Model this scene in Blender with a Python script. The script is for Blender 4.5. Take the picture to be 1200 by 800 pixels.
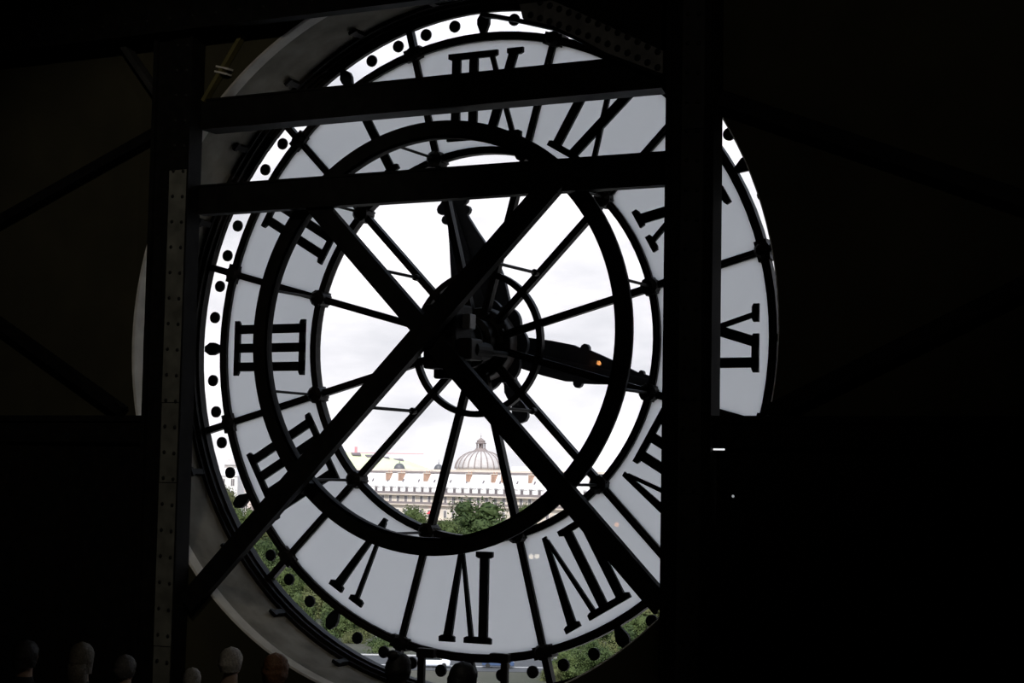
import bpy, bmesh, math, random
from mathutils import Vector, Matrix
from math import sin, cos, pi, radians

for o in list(bpy.data.objects): bpy.data.objects.remove(o)
S = bpy.context.scene
COL = S.collection
random.seed(7)

# ------------------------------------------------------------------ camera
# world: X right, Z up, Y outwards through the clock; the clock's axis is the Y axis, dial glass at Y = 0
CAM = Vector((8.3204, -15.2070, -1.3001))
YAW, PITCH, ROLL, FPX = -0.481559, 0.0764006, 0.0187657, 2100.0
fwd = Vector((sin(YAW)*cos(PITCH), cos(YAW)*cos(PITCH), sin(PITCH)))
r0 = Vector((cos(YAW), -sin(YAW), 0)); u0 = r0.cross(fwd)
RGT = cos(ROLL)*r0 + sin(ROLL)*u0
UP = -sin(ROLL)*r0 + cos(ROLL)*u0
cd = bpy.data.cameras.new('camera'); cam = bpy.data.objects.new('camera', cd); COL.objects.link(cam)
cd.sensor_width = 36.0; cd.lens = FPX/1200.0*36.0; cd.clip_start = 0.1; cd.clip_end = 5000
M3 = Matrix((RGT, UP, -fwd)).transposed()
cam.matrix_world = Matrix.Translation(CAM) @ M3.to_4x4()
S.camera = cam

# ------------------------------------------------------------------ world (bright broken cloud), sun, exposure
W = bpy.data.worlds.new('overcast_sky'); S.world = W; W.use_nodes = True
nt = W.node_tree; nt.nodes.clear()
def wn(t, **k):
    n = nt.nodes.new(t)
    for a, b in k.items(): setattr(n, a, b)
    return n
tc = wn('ShaderNodeTexCoord'); mp = wn('ShaderNodeMapping'); mp.inputs['Scale'].default_value = (5, 5, 13)
nz = wn('ShaderNodeTexNoise'); nz.inputs['Scale'].default_value = 1.3; nz.inputs['Detail'].default_value = 5
cr = wn('ShaderNodeValToRGB')
cr.color_ramp.elements[0].position = .36; cr.color_ramp.elements[0].color = (.61, .615, .65, 1)
cr.color_ramp.elements[1].position = .58; cr.color_ramp.elements[1].color = (.97, .95, .97, 1)
bg = wn('ShaderNodeBackground'); bg.inputs['Strength'].default_value = 1.46
wo = wn('ShaderNodeOutputWorld')
L = nt.links.new
L(tc.outputs['Generated'], mp.inputs['Vector']); L(mp.outputs[0], nz.inputs['Vector']); L(nz.outputs[0], cr.inputs[0])
sp = wn('ShaderNodeSeparateXYZ'); L(tc.outputs['Generated'], sp.inputs[0])
mr_ = wn('ShaderNodeMapRange'); mr_.inputs['From Min'].default_value = .205; mr_.inputs['From Max'].default_value = .42; mr_.inputs['To Max'].default_value = .85; L(sp.outputs[2], mr_.inputs['Value'])
bl = wn('ShaderNodeMix', data_type='RGBA'); bl.inputs[7].default_value = (.50, .62, .80, 1)      # cloud thins to blue higher up
L(mr_.outputs[0], bl.inputs[0]); L(cr.outputs[0], bl.inputs[6]); L(bl.outputs[2], bg.inputs[0]); L(bg.outputs[0], wo.inputs[0])
sd = bpy.data.lights.new('sun', 'SUN'); sd.energy = 4.6; sd.angle = radians(2); sd.color = (1, .95, .88)
sun = bpy.data.objects.new('sun', sd); COL.objects.link(sun)
sun.rotation_euler = Vector((-0.25, 0.62, -0.74)).to_track_quat('-Z', 'Y').to_euler()
vs = S.view_settings
vs.view_transform = 'Standard'; vs.look = 'None'; vs.exposure = 0.0; vs.gamma = 1.0; vs.use_curve_mapping = False

# ------------------------------------------------------------------ materials
MATS = {}
def mat(name, col, rough=.6, metal=0.0, noise=0.0, nscale=8.0, bump=0.0, spec=.5, emit=None, col2=None, detail=4.0, bdist=.01):
    if name in MATS: return MATS[name]
    m = bpy.data.materials.new(name); m.use_nodes = True; t = m.node_tree; b = t.nodes['Principled BSDF']
    b.inputs['Base Color'].default_value = (*col, 1); b.inputs['Roughness'].default_value = rough
    b.inputs['Metallic'].default_value = metal; b.inputs['Specular IOR Level'].default_value = spec
    if emit: b.inputs['Emission Color'].default_value = (*emit[0], 1); b.inputs['Emission Strength'].default_value = emit[1]
    if noise or bump or col2:
        c = t.nodes.new('ShaderNodeTexCoord'); n = t.nodes.new('ShaderNodeTexNoise')
        n.inputs['Scale'].default_value = nscale; n.inputs['Detail'].default_value = detail
        t.links.new(c.outputs['Object'], n.inputs['Vector'])
        if noise or col2:
            r = t.nodes.new('ShaderNodeValToRGB'); r.color_ramp.elements[0].position = .3; r.color_ramp.elements[1].position = .7
            c2 = col2 if col2 else tuple(min(1, x*(1+noise)) for x in col)
            c1 = col if col2 else tuple(x*(1-noise) for x in col)
            r.color_ramp.elements[0].color = (*c1, 1); r.color_ramp.elements[1].color = (*c2, 1)
            t.links.new(n.outputs[0], r.inputs[0]); t.links.new(r.outputs[0], b.inputs['Base Color'])
        if bump:
            p = t.nodes.new('ShaderNodeBump'); p.inputs['Strength'].default_value = bump; p.inputs['Distance'].default_value = bdist
            t.links.new(n.outputs[0], p.inputs['Height']); t.links.new(p.outputs[0], b.inputs['Normal'])
    MATS[name] = m
    return m

IRON = mat('black_iron_paint', (.010, .0095, .009), .6, noise=.35, nscale=9, bump=.25, bdist=.004, spec=.12)
IRON2 = mat('clock_iron_paint', (.014, .011, .009), .5, noise=.4, nscale=14, bump=.2, bdist=.003, spec=.14)
PLATE_LIT = mat('lamplit_riveted_plate', (.17, .17, .145), .6, noise=.35, nscale=5, bump=.3, bdist=.003)  # lighter than the post's iron: lamplight on the strip put into the colour
GUSSET = mat('grey_gusset_paint', (.24, .235, .23), .7, noise=.25, nscale=6, spec=.2)
DARKG = mat('dark_grey_iron_paint', (.045, .044, .042), .7, noise=.25, nscale=6, spec=.15)
NUMERAL = mat('numeral_blue_black_enamel', (.008, .011, .013), .6, noise=.3, nscale=6, spec=.2)
BRONZE = mat('hand_dark_paint', (.010, .010, .011), .55, noise=.3, nscale=8, spec=.2)
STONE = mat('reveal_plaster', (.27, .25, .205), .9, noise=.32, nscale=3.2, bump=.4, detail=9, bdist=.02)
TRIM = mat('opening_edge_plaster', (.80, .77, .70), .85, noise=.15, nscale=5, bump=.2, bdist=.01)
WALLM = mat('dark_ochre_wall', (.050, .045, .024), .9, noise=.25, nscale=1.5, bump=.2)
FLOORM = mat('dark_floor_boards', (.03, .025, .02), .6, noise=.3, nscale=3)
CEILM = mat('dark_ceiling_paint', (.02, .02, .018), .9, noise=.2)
GREY = mat('light_grey_box', (.25, .25, .25), .5, noise=.1)

def glass_mat():
    m = bpy.data.materials.new('clear_window_glass'); m.use_nodes = True; t = m.node_tree; t.nodes.clear()
    o = t.nodes.new('ShaderNodeOutputMaterial'); mx = t.nodes.new('ShaderNodeMixShader')
    tr = t.nodes.new('ShaderNodeBsdfTransparent'); tr.inputs[0].default_value = (.985, .985, .99, 1)
    gl = t.nodes.new('ShaderNodeBsdfGlossy'); gl.inputs['Roughness'].default_value = .01
    fr = t.nodes.new('ShaderNodeFresnel'); fr.inputs['IOR'].default_value = 1.45
    t.links.new(fr.outputs[0], mx.inputs[0]); t.links.new(tr.outputs[0], mx.inputs[1]); t.links.new(gl.outputs[0], mx.inputs[2])
    t.links.new(mx.outputs[0], o.inputs[0]); return m
GLASS = glass_mat()
def milk_mat():
    m = bpy.data.materials.new('milky_opal_glass'); m.use_nodes = True; t = m.node_tree; t.nodes.clear()
    o = t.nodes.new('ShaderNodeOutputMaterial'); mx = t.nodes.new('ShaderNodeMixShader')
    ad = t.nodes.new('ShaderNodeMixShader'); ad.inputs[0].default_value = .05
    c = t.nodes.new('ShaderNodeTexCoord'); n = t.nodes.new('ShaderNodeTexNoise'); n.inputs['Scale'].default_value = .9; n.inputs['Detail'].default_value = 3
    r = t.nodes.new('ShaderNodeValToRGB'); r.color_ramp.elements[0].color = (.87, .885, .90, 1); r.color_ramp.elements[1].color = (.92, .93, .945, 1)
    t.links.new(c.outputs['Object'], n.inputs['Vector']); t.links.new(n.outputs[0], r.inputs[0])
    tl = t.nodes.new('ShaderNodeBsdfTranslucent'); df = t.nodes.new('ShaderNodeBsdfDiffuse'); df.inputs[0].default_value = (.6, .6, .62, 1)
    t.links.new(r.outputs[0], tl.inputs[0])
    gl = t.nodes.new('ShaderNodeBsdfGlossy'); gl.inputs['Roughness'].default_value = .006
    fr = t.nodes.new('ShaderNodeFresnel'); fr.inputs['IOR'].default_value = 1.45
    t.links.new(tl.outputs[0], ad.inputs[1]); t.links.new(df.outputs[0], ad.inputs[2])
    t.links.new(fr.outputs[0], mx.inputs[0]); t.links.new(ad.outputs[0], mx.inputs[1]); t.links.new(gl.outputs[0], mx.inputs[2])
    t.links.new(mx.outputs[0], o.inputs[0]); return m
MILK = milk_mat()

# ------------------------------------------------------------------ mesh helpers
class MB:
    def __init__(s): s.v = []; s.f = []; s.m = []
    def add(s, vs, fs, mi=0):
        k = len(s.v); s.v += [tuple(v) for v in vs]
        for f in fs: s.f.append(tuple(i+k for i in f)); s.m.append(mi)
        return s
    def box(s, x0, x1, y0, y1, z0, z1, mi=0):
        return s.add([(x, y, z) for z in (z0, z1) for y in (y0, y1) for x in (x0, x1)],
              [(0, 2, 3, 1), (4, 5, 7, 6), (0, 1, 5, 4), (2, 6, 7, 3), (0, 4, 6, 2), (1, 3, 7, 5)], mi)
    def bar(s, a, b, w, y0, y1, mi=0):
        """flat bar in the XZ plane from a to b (x,z), width w, from y0 to y1"""
        dx, dz = b[0]-a[0], b[1]-a[1]; l = math.hypot(dx, dz); nx, nz_ = -dz/l*w/2, dx/l*w/2
        return s.prism([(a[0]+nx, a[1]+nz_), (b[0]+nx, b[1]+nz_), (b[0]-nx, b[1]-nz_), (a[0]-nx, a[1]-nz_)], y0, y1, mi)
    def prism(s, poly, y0, y1, mi=0):
        n = len(poly); area = sum(poly[i][0]*poly[(i+1) % n][1]-poly[(i+1) % n][0]*poly[i][1] for i in range(n))
        if area < 0: poly = poly[::-1]
        vs = [(x, y0, z) for x, z in poly] + [(x, y1, z) for x, z in poly]
        fs = [tuple(range(n)), tuple(range(2*n-1, n-1, -1))]
        fs += [(i, n+i, n+(i+1) % n, (i+1) % n) for i in range(n)]
        return s.add(vs, fs, mi)
    def tube(s, a, b, ra, rb=None, n=10, mi=0):
        a, b = Vector(a), Vector(b); rb = ra if rb is None else rb
        d = (b-a).normalized(); x = d.orthogonal().normalized(); y = d.cross(x)
        vs = [a+(x*cos(2*pi*i/n)+y*sin(2*pi*i/n))*ra for i in range(n)]+[b+(x*cos(2*pi*i/n)+y*sin(2*pi*i/n))*rb for i in range(n)]
        fs = [(i, (i+1) % n, n+(i+1) % n, n+i) for i in range(n)]+[tuple(range(n-1, -1, -1)), tuple(range(n, 2*n))]
        return s.add(vs, fs, mi)
    def sector(s, ra, rb, a0, a1, y0, y1, n=8, mi=(0, 0), closed=False):
        """annular sector about the Y axis; angles in degrees clockwise from the top as seen from inside; mi = (room face, rest)"""
        A = [radians(a0+(a1-a0)*i/n) for i in range(n if closed else n+1)]; m = len(A)
        vs = []
        for y in (y0, y1):
            for r in (ra, rb): vs += [(r*sin(t), y, r*cos(t)) for t in A]
        idx = lambda yi, ri, i: yi*2*m+ri*m+(i % m)
        for i in range(m if closed else m-1):
            s_ = [((0, 0, i), (0, 1, i), (0, 1, i+1), (0, 0, i+1))]
            o_ = [((1, 0, i), (1, 0, i+1), (1, 1, i+1), (1, 1, i)), ((0, 0, i), (0, 0, i+1), (1, 0, i+1), (1, 0, i)), ((0, 1, i), (1, 1, i), (1, 1, i+1), (0, 1, i+1))]
            s.tmp(vs if i == 0 else None, [tuple(idx(*q) for q in f) for f in s_], mi[0]); s.tmp(None, [tuple(idx(*q) for q in f) for f in o_], mi[1])
        if not closed:
            s.tmp(None, [tuple(idx(*q) for q in ((0, 0, 0), (1, 0, 0), (1, 1, 0), (0, 1, 0))), tuple(idx(*q) for q in ((0, 0, m-1), (0, 1, m-1), (1, 1, m-1), (1, 0, m-1)))], mi[1])
        return s
    def tmp(s, vs, fs, mi):
        if vs is not None: s.k = len(s.v); s.v += vs
        for f in fs: s.f.append(tuple(i+s.k for i in f)); s.m.append(mi)
    def ring(s, ra, rb, y0, y1, n=96): return s.sector(ra, rb, 0, 360, y0, y1, n, closed=True)
    def lathe(s, prof, c=(0, 0, 0), n=24, mi=0, axis='Z'):
        """profile [(r, h)], revolved about Z (or Y) through c"""
        k = len(prof); vs = []
        for r, h in prof:
            for i in range(n):
                t = 2*pi*i/n
                vs.append((c[0]+r*cos(t), c[1]+r*sin(t), c[2]+h) if axis == 'Z' else (c[0]+r*sin(t), c[1]+h, c[2]+r*cos(t)))
        fs = [(j*n+i, j*n+(i+1) % n, (j+1)*n+(i+1) % n, (j+1)*n+i) for j in range(k-1) for i in range(n)]
        fs += [tuple(range(n-1, -1, -1)), tuple(range((k-1)*n, k*n))]
        return s.add(vs, fs, mi)
    def mesh(s, name, mats, smooth=False):
        me = bpy.data.meshes.new(name); me.from_pydata(s.v, [], s.f); me.update()
        for m in (mats if isinstance(mats, (list, tuple)) else [mats]): me.materials.append(m)
        me.polygons.foreach_set('material_index', s.m)
        if smooth: me.polygons.foreach_set('use_smooth', [True]*len(me.polygons))
        bm = bmesh.new(); bm.from_mesh(me); bmesh.ops.recalc_face_normals(bm, faces=bm.faces); bm.to_mesh(me); bm.free()
        return me
    def build(s, name, mats, parent=None, smooth=False): return link(name, s.mesh(name, mats, smooth), parent)

def link(name, data, parent=None, loc=None, rot=None):
    o = bpy.data.objects.new(name, data); COL.objects.link(o)
    if parent is not None: o.parent = parent
    if loc is not None: o.location = loc
    if rot is not None: o.rotation_euler = rot
    return o
def tag(o, label=None, cat=None, group=None, kind=None):
    if label: o['label'] = label
    if cat: o['category'] = cat
    if group: o['group'] = group
    if kind: o['kind'] = kind
    return o
def thing(name, label, cat, loc=(0, 0, 0), group=None, rot=(0, 0, 0)): return tag(link(name, None, None, loc, rot), label, cat, group)
def bevel(o, w, seg=2):
    b = o.modifiers.new('bevel', 'BEVEL'); b.width = w; b.segments = seg; b.limit_method = 'ANGLE'; return o

# ------------------------------------------------------------------ the room
X0, X1, YB, Z0, Z1 = -7.0, 13.0, -22.0, -4.5, 6.0
WY = -1.02                                             # room face of the clock wall
def clock_wall():
    RH = 3.412; ang = sorted([2*pi*i/144 for i in range(144)]+[math.atan2(x, z) % (2*pi) for x in (X0, X1) for z in (Z0, Z1)])
    ins, out = [], []
    for t in ang:
        sx, sz = sin(t), cos(t); ins.append((RH*sx, RH*sz))
        k = min([(X1 if sx > 0 else X0)/sx if abs(sx) > 1e-9 else 1e9, (Z1 if sz > 0 else Z0)/sz if abs(sz) > 1e-9 else 1e9]); out.append((k*sx, k*sz))
    n = len(ang); vs = [(x, y, z) for y in (WY, .12) for L_ in (ins, out) for x, z in L_]
    fs = []
    for i in range(n):
        j = (i+1) % n
        fs += [(i, n+i, n+j, j), (2*n+i, 2*n+j, 3*n+j, 3*n+i), (i, j, 2*n+j, 2*n+i), (n+i, 3*n+i, 3*n+j, n+j)]
    return MB().add(vs, fs)
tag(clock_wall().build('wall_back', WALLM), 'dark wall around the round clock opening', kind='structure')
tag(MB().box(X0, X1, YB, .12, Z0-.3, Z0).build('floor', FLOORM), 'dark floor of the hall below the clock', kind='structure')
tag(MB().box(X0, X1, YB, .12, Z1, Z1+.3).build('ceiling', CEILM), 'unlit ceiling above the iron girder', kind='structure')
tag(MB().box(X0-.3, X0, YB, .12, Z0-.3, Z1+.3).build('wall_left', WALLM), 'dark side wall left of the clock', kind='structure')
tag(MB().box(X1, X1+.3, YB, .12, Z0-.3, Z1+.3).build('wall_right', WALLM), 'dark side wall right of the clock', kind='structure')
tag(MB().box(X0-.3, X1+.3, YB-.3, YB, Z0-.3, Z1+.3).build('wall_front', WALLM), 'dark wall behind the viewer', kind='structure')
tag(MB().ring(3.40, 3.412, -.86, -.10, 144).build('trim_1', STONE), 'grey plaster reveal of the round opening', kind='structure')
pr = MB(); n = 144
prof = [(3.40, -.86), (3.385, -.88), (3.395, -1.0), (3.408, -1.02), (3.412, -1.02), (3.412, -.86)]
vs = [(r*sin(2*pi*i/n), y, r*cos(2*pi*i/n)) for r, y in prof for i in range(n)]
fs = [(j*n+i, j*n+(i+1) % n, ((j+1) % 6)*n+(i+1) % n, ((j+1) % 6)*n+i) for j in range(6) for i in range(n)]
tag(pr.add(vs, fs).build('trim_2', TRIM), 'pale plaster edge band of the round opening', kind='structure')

# ------------------------------------------------------------------ the clock
clock = thing('station_clock', 'huge round glass clock dial with iron frame and roman numerals seen from behind', 'clock', (0, 0, -3.4))
def cpart(mb, name, m, label=None, parent=None, smooth=False, bev=0):
    o = mb.build(name, m, parent if parent else clock, smooth)
    if parent is None:
        o.location = (0, 0, 3.4)
    if label: o['label'] = label
    if bev: bevel(o, bev)
    return o
R1a, R1b, R2a, R2b, R3 = 1.855, 1.925, 2.975, 3.055, 3.31
cpart(MB().ring(R3, 3.40, -.06, .03).ring(3.33, 3.40, -.12, -.06).ring(3.36, 3.40, -.18, -.12), 'outer_frame', IRON2)
lp_ = MB()
for q in range(40):
    a_ = -78+3*q; ri = 3.315-.053*min(1, max(0, (a_+78)/36)); lp_.sector(ri, 3.33, a_, a_+3, -.03, .02, 1)
cpart(lp_, 'top_lip', IRON2)
cpart(MB().ring(R2a, R2b, -.04, .05).ring(3.0, 3.035, -.065, -.04), 'numeral_ring', IRON2)
cpart(MB().ring(R1a, R1b, -.04, .05).ring(1.875, 1.905, -.065, -.04), 'numeral_ring', IRON2)
cpart(MB().ring(.655, .715, -.04, .02, 64), 'hub_ring', IRON2)
spoke_me = None; boss_me = None
for k in range(12):
    a = 15+30*k; rot = (0, radians(a), 0)
    if spoke_me is None:
        mb = MB().box(-.034, .034, -.035, .035, .30, R3+.01).box(-.014, .014, -.06, -.035, .30, R3-.02)
        spoke_me = mb.mesh('spoke', IRON2)
        mi_ = MB().lathe([(.0001, -.13), (.05, -.125), (.085, -.09), (.088, .06), (.05, .1), (.0001, .1)], (0, 0, 0), 12, axis='Y').box(-.075, .075, -.07, .07, -.055, .055).mesh('boss', IRON2)
        bo_ = MB().lathe([(.0001, -.10), (.05, -.095), (.08, -.06), (.08, .09), (.0001, .1)], (0, 0, 0), 10, axis='Y').box(-.095, .095, -.06, .08, -.06, .06).mesh('boss', IRON2)
        rod_me = MB().tube((0, -.86, 0), (0, -.08, 0), .014, n=8).lathe([(.0001, -.13), (.03, -.13), (.03, -.08), (.0001, -.08)], n=8, axis='Y').mesh('tie_rod', IRON2)
        rod4_me = MB().tube((0, -1.0, 0), (0, -.08, 0), .016, n=8).lathe([(.0001, -.12), (.034, -.12), (.034, -.06), (.0001, -.06)], n=8, axis='Y').mesh('tie_rod', IRON2)
    o = link('spoke', spoke_me, clock, (0, 0, 3.4), rot)
    for R, me in ((1.89, mi_), (3.015, bo_)):
        link('boss', me, clock, (R*sin(radians(a)), 0, 3.4+R*cos(radians(a))), rot)
    link('tie_rod', rod_me, clock, (1.90*sin(radians(a)), 0, 3.4+1.90*cos(radians(a))), rot)
    if k in (1, 4, 7, 10): link('tie_rod', rod4_me, clock, (.93*sin(radians(a)), 0, 3.4+.93*cos(radians(a))), rot)
# glass: twelve panes in each of the three rings, built between neighbouring spokes
pm = MB().sector(R2b-.01, R3+.01, -14.75, 14.75, .012, .022, 8).mesh('minute_pane', GLASS)
mm = MB().sector(R1b-.01, R2a+.01, -14.75, 14.75, .0, .012, 8, mi=(0, 1)).mesh('opal_pane', [MILK, GLASS])
im = MB().sector(.30, R1a+.01, -14.9, 14.9, .012, .022, 8).mesh('clear_pane', GLASS)
for k in range(12):
    for me, lab in ((pm, None), (mm, 'milky white opal glass pane'), (im, None)):
        o = link(me.name.split('.')[0], me, clock, (0, 0, 3.4), (0, radians(30*k), 0))
        if lab: o['label'] = lab
# minute marks
dot = MB().lathe([(.0001, -.028), (.050, -.024), (.060, -.012), (.060, .010)], n=16, axis='Y').mesh('minute_dot', NUMERAL)
lz = MB().prism([(-.028, -.125), (.028, -.125), (.066, -.03), (.066, .02), (.026, .085), (-.026, .085), (-.066, .02), (-.066, -.03)], -.03, .010).mesh('hour_mark', NUMERAL)
for k in range(60):
    t = radians(6*k); me = lz if k % 5 == 0 else dot; R = 3.175
    link(me.name, me, clock, (R*sin(t), 0, 3.4+R*cos(t)), (0, t, 0))
# numerals, mirrored because we stand behind the dial
VB, VT = 2.00, 2.875
def numeral(txt, a):
    mb = MB(); t = radians(-a)
    def P(u, v): return (-(u*cos(t)) + v*sin(t), v*cos(t) + u*sin(t))
    def quad(pts): mb.prism([P(u, v) for u, v in pts], -.035, -.002)
    # stroke stations
    x = 0; segs = []; prev = None
    for ch in txt:
        if ch == 'I':
            if prev == 'I': x += .195
            elif prev: x += (.125 if txt == 'VI' else .11) if prev == 'V' else .185
            segs.append(('I', x)); prev = 'I'
        else:
            w = .27
            if prev: x += .175
            segs.append((ch, x)); x += w; prev = ch
    off = x/2+{'VI': .065, 'VII': .115, 'VIII': .04, 'XII': .035}.get(txt, 0); st, sb = [], []
    for ch, u in segs:
        u -= off
        if ch == 'I':
            quad([(u-.046, VB), (u+.046, VB), (u+.046, VT), (u-.046, VT)]); st.append((u-.09, u+.09)); sb.append((u-.09, u+.09))
        elif ch == 'V':
            quad([(u+.12, VB-.02), (u+.165, VB-.02), (u+.048, VT), (u-.048, VT)])
            quad([(u+.135, VB-.02), (u+.172, VB+.02), (u+.297, VT), (u+.247, VT)])
            st.append((u-.085, u+.085)); st.append((u+.19, u+.355))
        else:
            quad([(u-.05, VT), (u+.05, VT), (u+.32, VB), (u+.22, VB)])
            quad([(u+.245, VT), (u+.295, VT), (u+.025, VB), (u-.025, VB)])
            st += [(u-.09, u+.085), (u+.19, u+.355)]; sb += [(u-.085, u+.08), (u+.185, u+.36)]
    def merge(L_):
        L_ = sorted(L_); r = [list(L_[0])]
        for a0, a1 in L_[1:]:
            if a0 < r[-1][1]+.045: r[-1][1] = max(r[-1][1], a1)
            else: r.append([a0, a1])
        return r
    for L_, v0, dv in ((st, VT, -1), (sb, VB, 1)):
        if not L_: continue
        for a0, a1 in merge(L_):
            quad([(a0, v0), (a1, v0), (a1, v0+dv*.05), (a1-.03, v0+dv*.065), (a0+.03, v0+dv*.065), (a0, v0+dv*.05)])
    o = cpart(mb, 'numeral', NUMERAL, 'dark roman numeral '+txt)
for k, txt in enumerate(['XII', 'I', 'II', 'III', 'IIII', 'V', 'VI', 'VII', 'VIII', 'IX', 'X', 'XI']): numeral(txt, 30*k)
# brackets holding the frame in the reveal
bk = MB().box(-.03, .03, -.36, -.2, 3.352, 3.40).box(-.045, .045, -.39, -.35, 3.35, 3.385).mesh('frame_clip', IRON)
for k in range(24): link('frame_clip', bk, clock, (0, 0, 3.4), (0, radians(7.5+15*k), 0))
# two stays of the small access hatch at the foot of the dial
for x, sgn in ((-.475, 1), (.43, -1)):
    mb = MB().box(x-.035, x+.035, -.16, -.10, -3.3, -2.98)
    mb.box(min(x-.045, x+sgn*.15), max(x+.045, x+sgn*.15), -.17, -.085, -3.03, -2.94)
    cpart(mb, 'hatch_stay', IRON2, bev=.012)
# hub: axle box behind the brace cross, shaft, drum
cpart(MB().box(-.07, .27, -.93, -.60, -.30, .30).box(-.09, .2, -.70, -.62, -.38, .34), 'gear_box', IRON, bev=.02)
cpart(MB().lathe([(.16, -.64), (.16, -.3), (.2, -.28), (.2, -.22), (.25, -.2), (.25, -.02), (.34, -.0), (.36, .06), (.36, .14), (.3, .16), (.3, .26), (.12, .3), (.12, .52)], n=40, axis='Y'), 'drum', IRON2)
gb = cpart(MB().box((.275), .36, -.82, -.70, .07, .21), 'junction_box', GREY, 'small light grey box', bev=.01)
cpart(MB().box(.27, .42, -.90, -.66, -.22, -.02), 'motor_case', IRON2, None, bev=.02)
cpart(MB().lathe([(.07, -.80), (.085, -.78), (.085, -.5), (.06, -.46), (.03, -.46), (.03, -.1)], (.36, 0, -.12), 16, axis='Y'), 'drive_wheel', IRON)
for i in range(8):
    t = radians(22.5+45*i)
    cpart(MB().tube((.30*sin(t), -.06, .30*cos(t)), (.30*sin(t), .02, .30*cos(t)), .028, n=6), 'bolt', IRON2)
ro = [];
for i in range(96):
    t = 2*pi*i/96; r = .40+.055*abs(cos(4*t)); ro.append((r*sin(t), r*cos(t)))
cpart(MB().prism(ro, .17, .22), 'rosette', BRONZE, 'scalloped rosette behind the hub')
def hand(name, ang, prof, y, label):
    """prof [(l, half width)] along the hand, mirrored to both sides; real bevelled plate with a raised rib"""
    t = radians(ang); d = (sin(t), cos(t)); nrm = (cos(t), -sin(t))
    pts = [(l*d[0]+w*nrm[0], l*d[1]+w*nrm[1]) for l, w in prof]+[(l*d[0]-w*nrm[0], l*d[1]-w*nrm[1]) for l, w in prof[::-1]]
    o = cpart(MB().prism(pts, y, y+.05), name, BRONZE, label, bev=.012)
    l1 = prof[-1][0]*.96
    rb = MB().bar((d[0]*.2, d[1]*.2), (d[0]*l1, d[1]*l1), .035, y-.03, y).build('rib', BRONZE, o)
    return o
def knob(l, w, r):   # rounded scallop in a hand's outline
    return [(l-r, w), (l-r*.8, w+r*.6), (l-r*.3, w+r), (l+r*.3, w+r), (l+r*.8, w+r*.6), (l+r, w)]
hand('hour_hand', -21.0, [(-.80, .03), (-.77, .07), (-.70, .09), (-.63, .07), (-.58, .045), (-.52, .08), (-.45, .09), (-.38, .07), (-.30, .08), (0, .2), (.4, .27), (.62, .29), (.82, .275), (1.0, .225), (1.2, .165), (1.36, .125)]
     + knob(1.44, .12, .05) + knob(1.56, .125, .06) + [(1.66, .07), (1.78, .03), (1.83, .002)], .42, 'broad tapering hour hand')
hand('minute_hand', 102.2, [(-.50, .05), (-.44, .12), (-.34, .13), (-.28, .09), (0, .15), (.35, .155), (.6, .175), (.85, .18)] + knob(.98, .165, .05)
     + [(1.15, .145), (1.4, .095), (1.55, .062)] + knob(1.61, .055, .03) + [(1.70, .05), (1.76, .02), (1.80, .002)], .32, 'broad tapering minute hand')

# ------------------------------------------------------------------ iron structure in front of the clock
def rivets(spots, y, r=.017, h=.012):
    mb = MB()
    for x, z in spots: mb.lathe([(.0001, -h), (r*.6, -h*.85), (r, 0)], (x, y, z), 7, axis='Y')
    return mb
RIV = mat('dark_rivet_heads', (.012, .012, .010), .6, noise=.2)
ring = thing('iron_ring', 'large black iron ring standing off behind the clock glass', 'iron ring', (0, -.85, -2.02))
o = MB().ring(1.855, 2.02, -.04, .0, 128).ring(1.855, 1.885, -.04, .045, 128).build('hoop', IRON, ring); o.location = (0, 0, 2.02)
for a in (45, 135, 225, 315):
    t = radians(a); o = MB().box(-.09, .09, -.13, -.04, 1.86, 2.01).build('lug', IRON, ring); o.location = (0, 0, 2.02); o.rotation_euler = (0, t, 0)

def post(name, x0, x1, label, strip, pm_):
    t = thing(name, label, 'post', ((x0+x1)/2, -1.1, Z0)); c = (-(x0+x1)/2, 1.1, -Z0)
    def pp(mb, nm, m, bev=0):
        o = mb.build(nm, m, t); o.location = c
        if bev: bevel(o, bev, 1)
        return o
    pp(MB().box(x0, x1, -1.205, -1.04, Z0, Z1), 'web', IRON)
    pp(MB().box(x0, x0+.045, -1.245, -1.205, Z0, Z1), 'flange', IRON); pp(MB().box(x1-.02, x1, -1.245, -1.205, Z0, Z1), 'flange', IRON)
    a, b = strip
    zs = [Z0]+[-2.98, -1.40, -.62, 1.68, 3.2]+[Z1]
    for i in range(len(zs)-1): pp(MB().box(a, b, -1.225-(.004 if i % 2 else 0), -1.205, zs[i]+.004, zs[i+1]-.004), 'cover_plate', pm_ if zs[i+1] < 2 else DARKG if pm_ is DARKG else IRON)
    sp = [(x, Z0+.12+.252*i+dz) for i in range(41) for x, dz in ((a+.05, 0), (b-.05, -.01))]
    tag(pp(rivets(sp, -1.228, .021, .014), 'rivets', RIV), kind='stuff')
    return t
post('iron_post', -3.08, -2.60, 'riveted iron post left of the clock with a cover plate coloured as lamplit', (-2.845, -2.625), PLATE_LIT)
post('iron_post', 2.46, 2.90, 'riveted iron post crossing the right side of the clock', (2.60, 2.80), DARKG)

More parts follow.
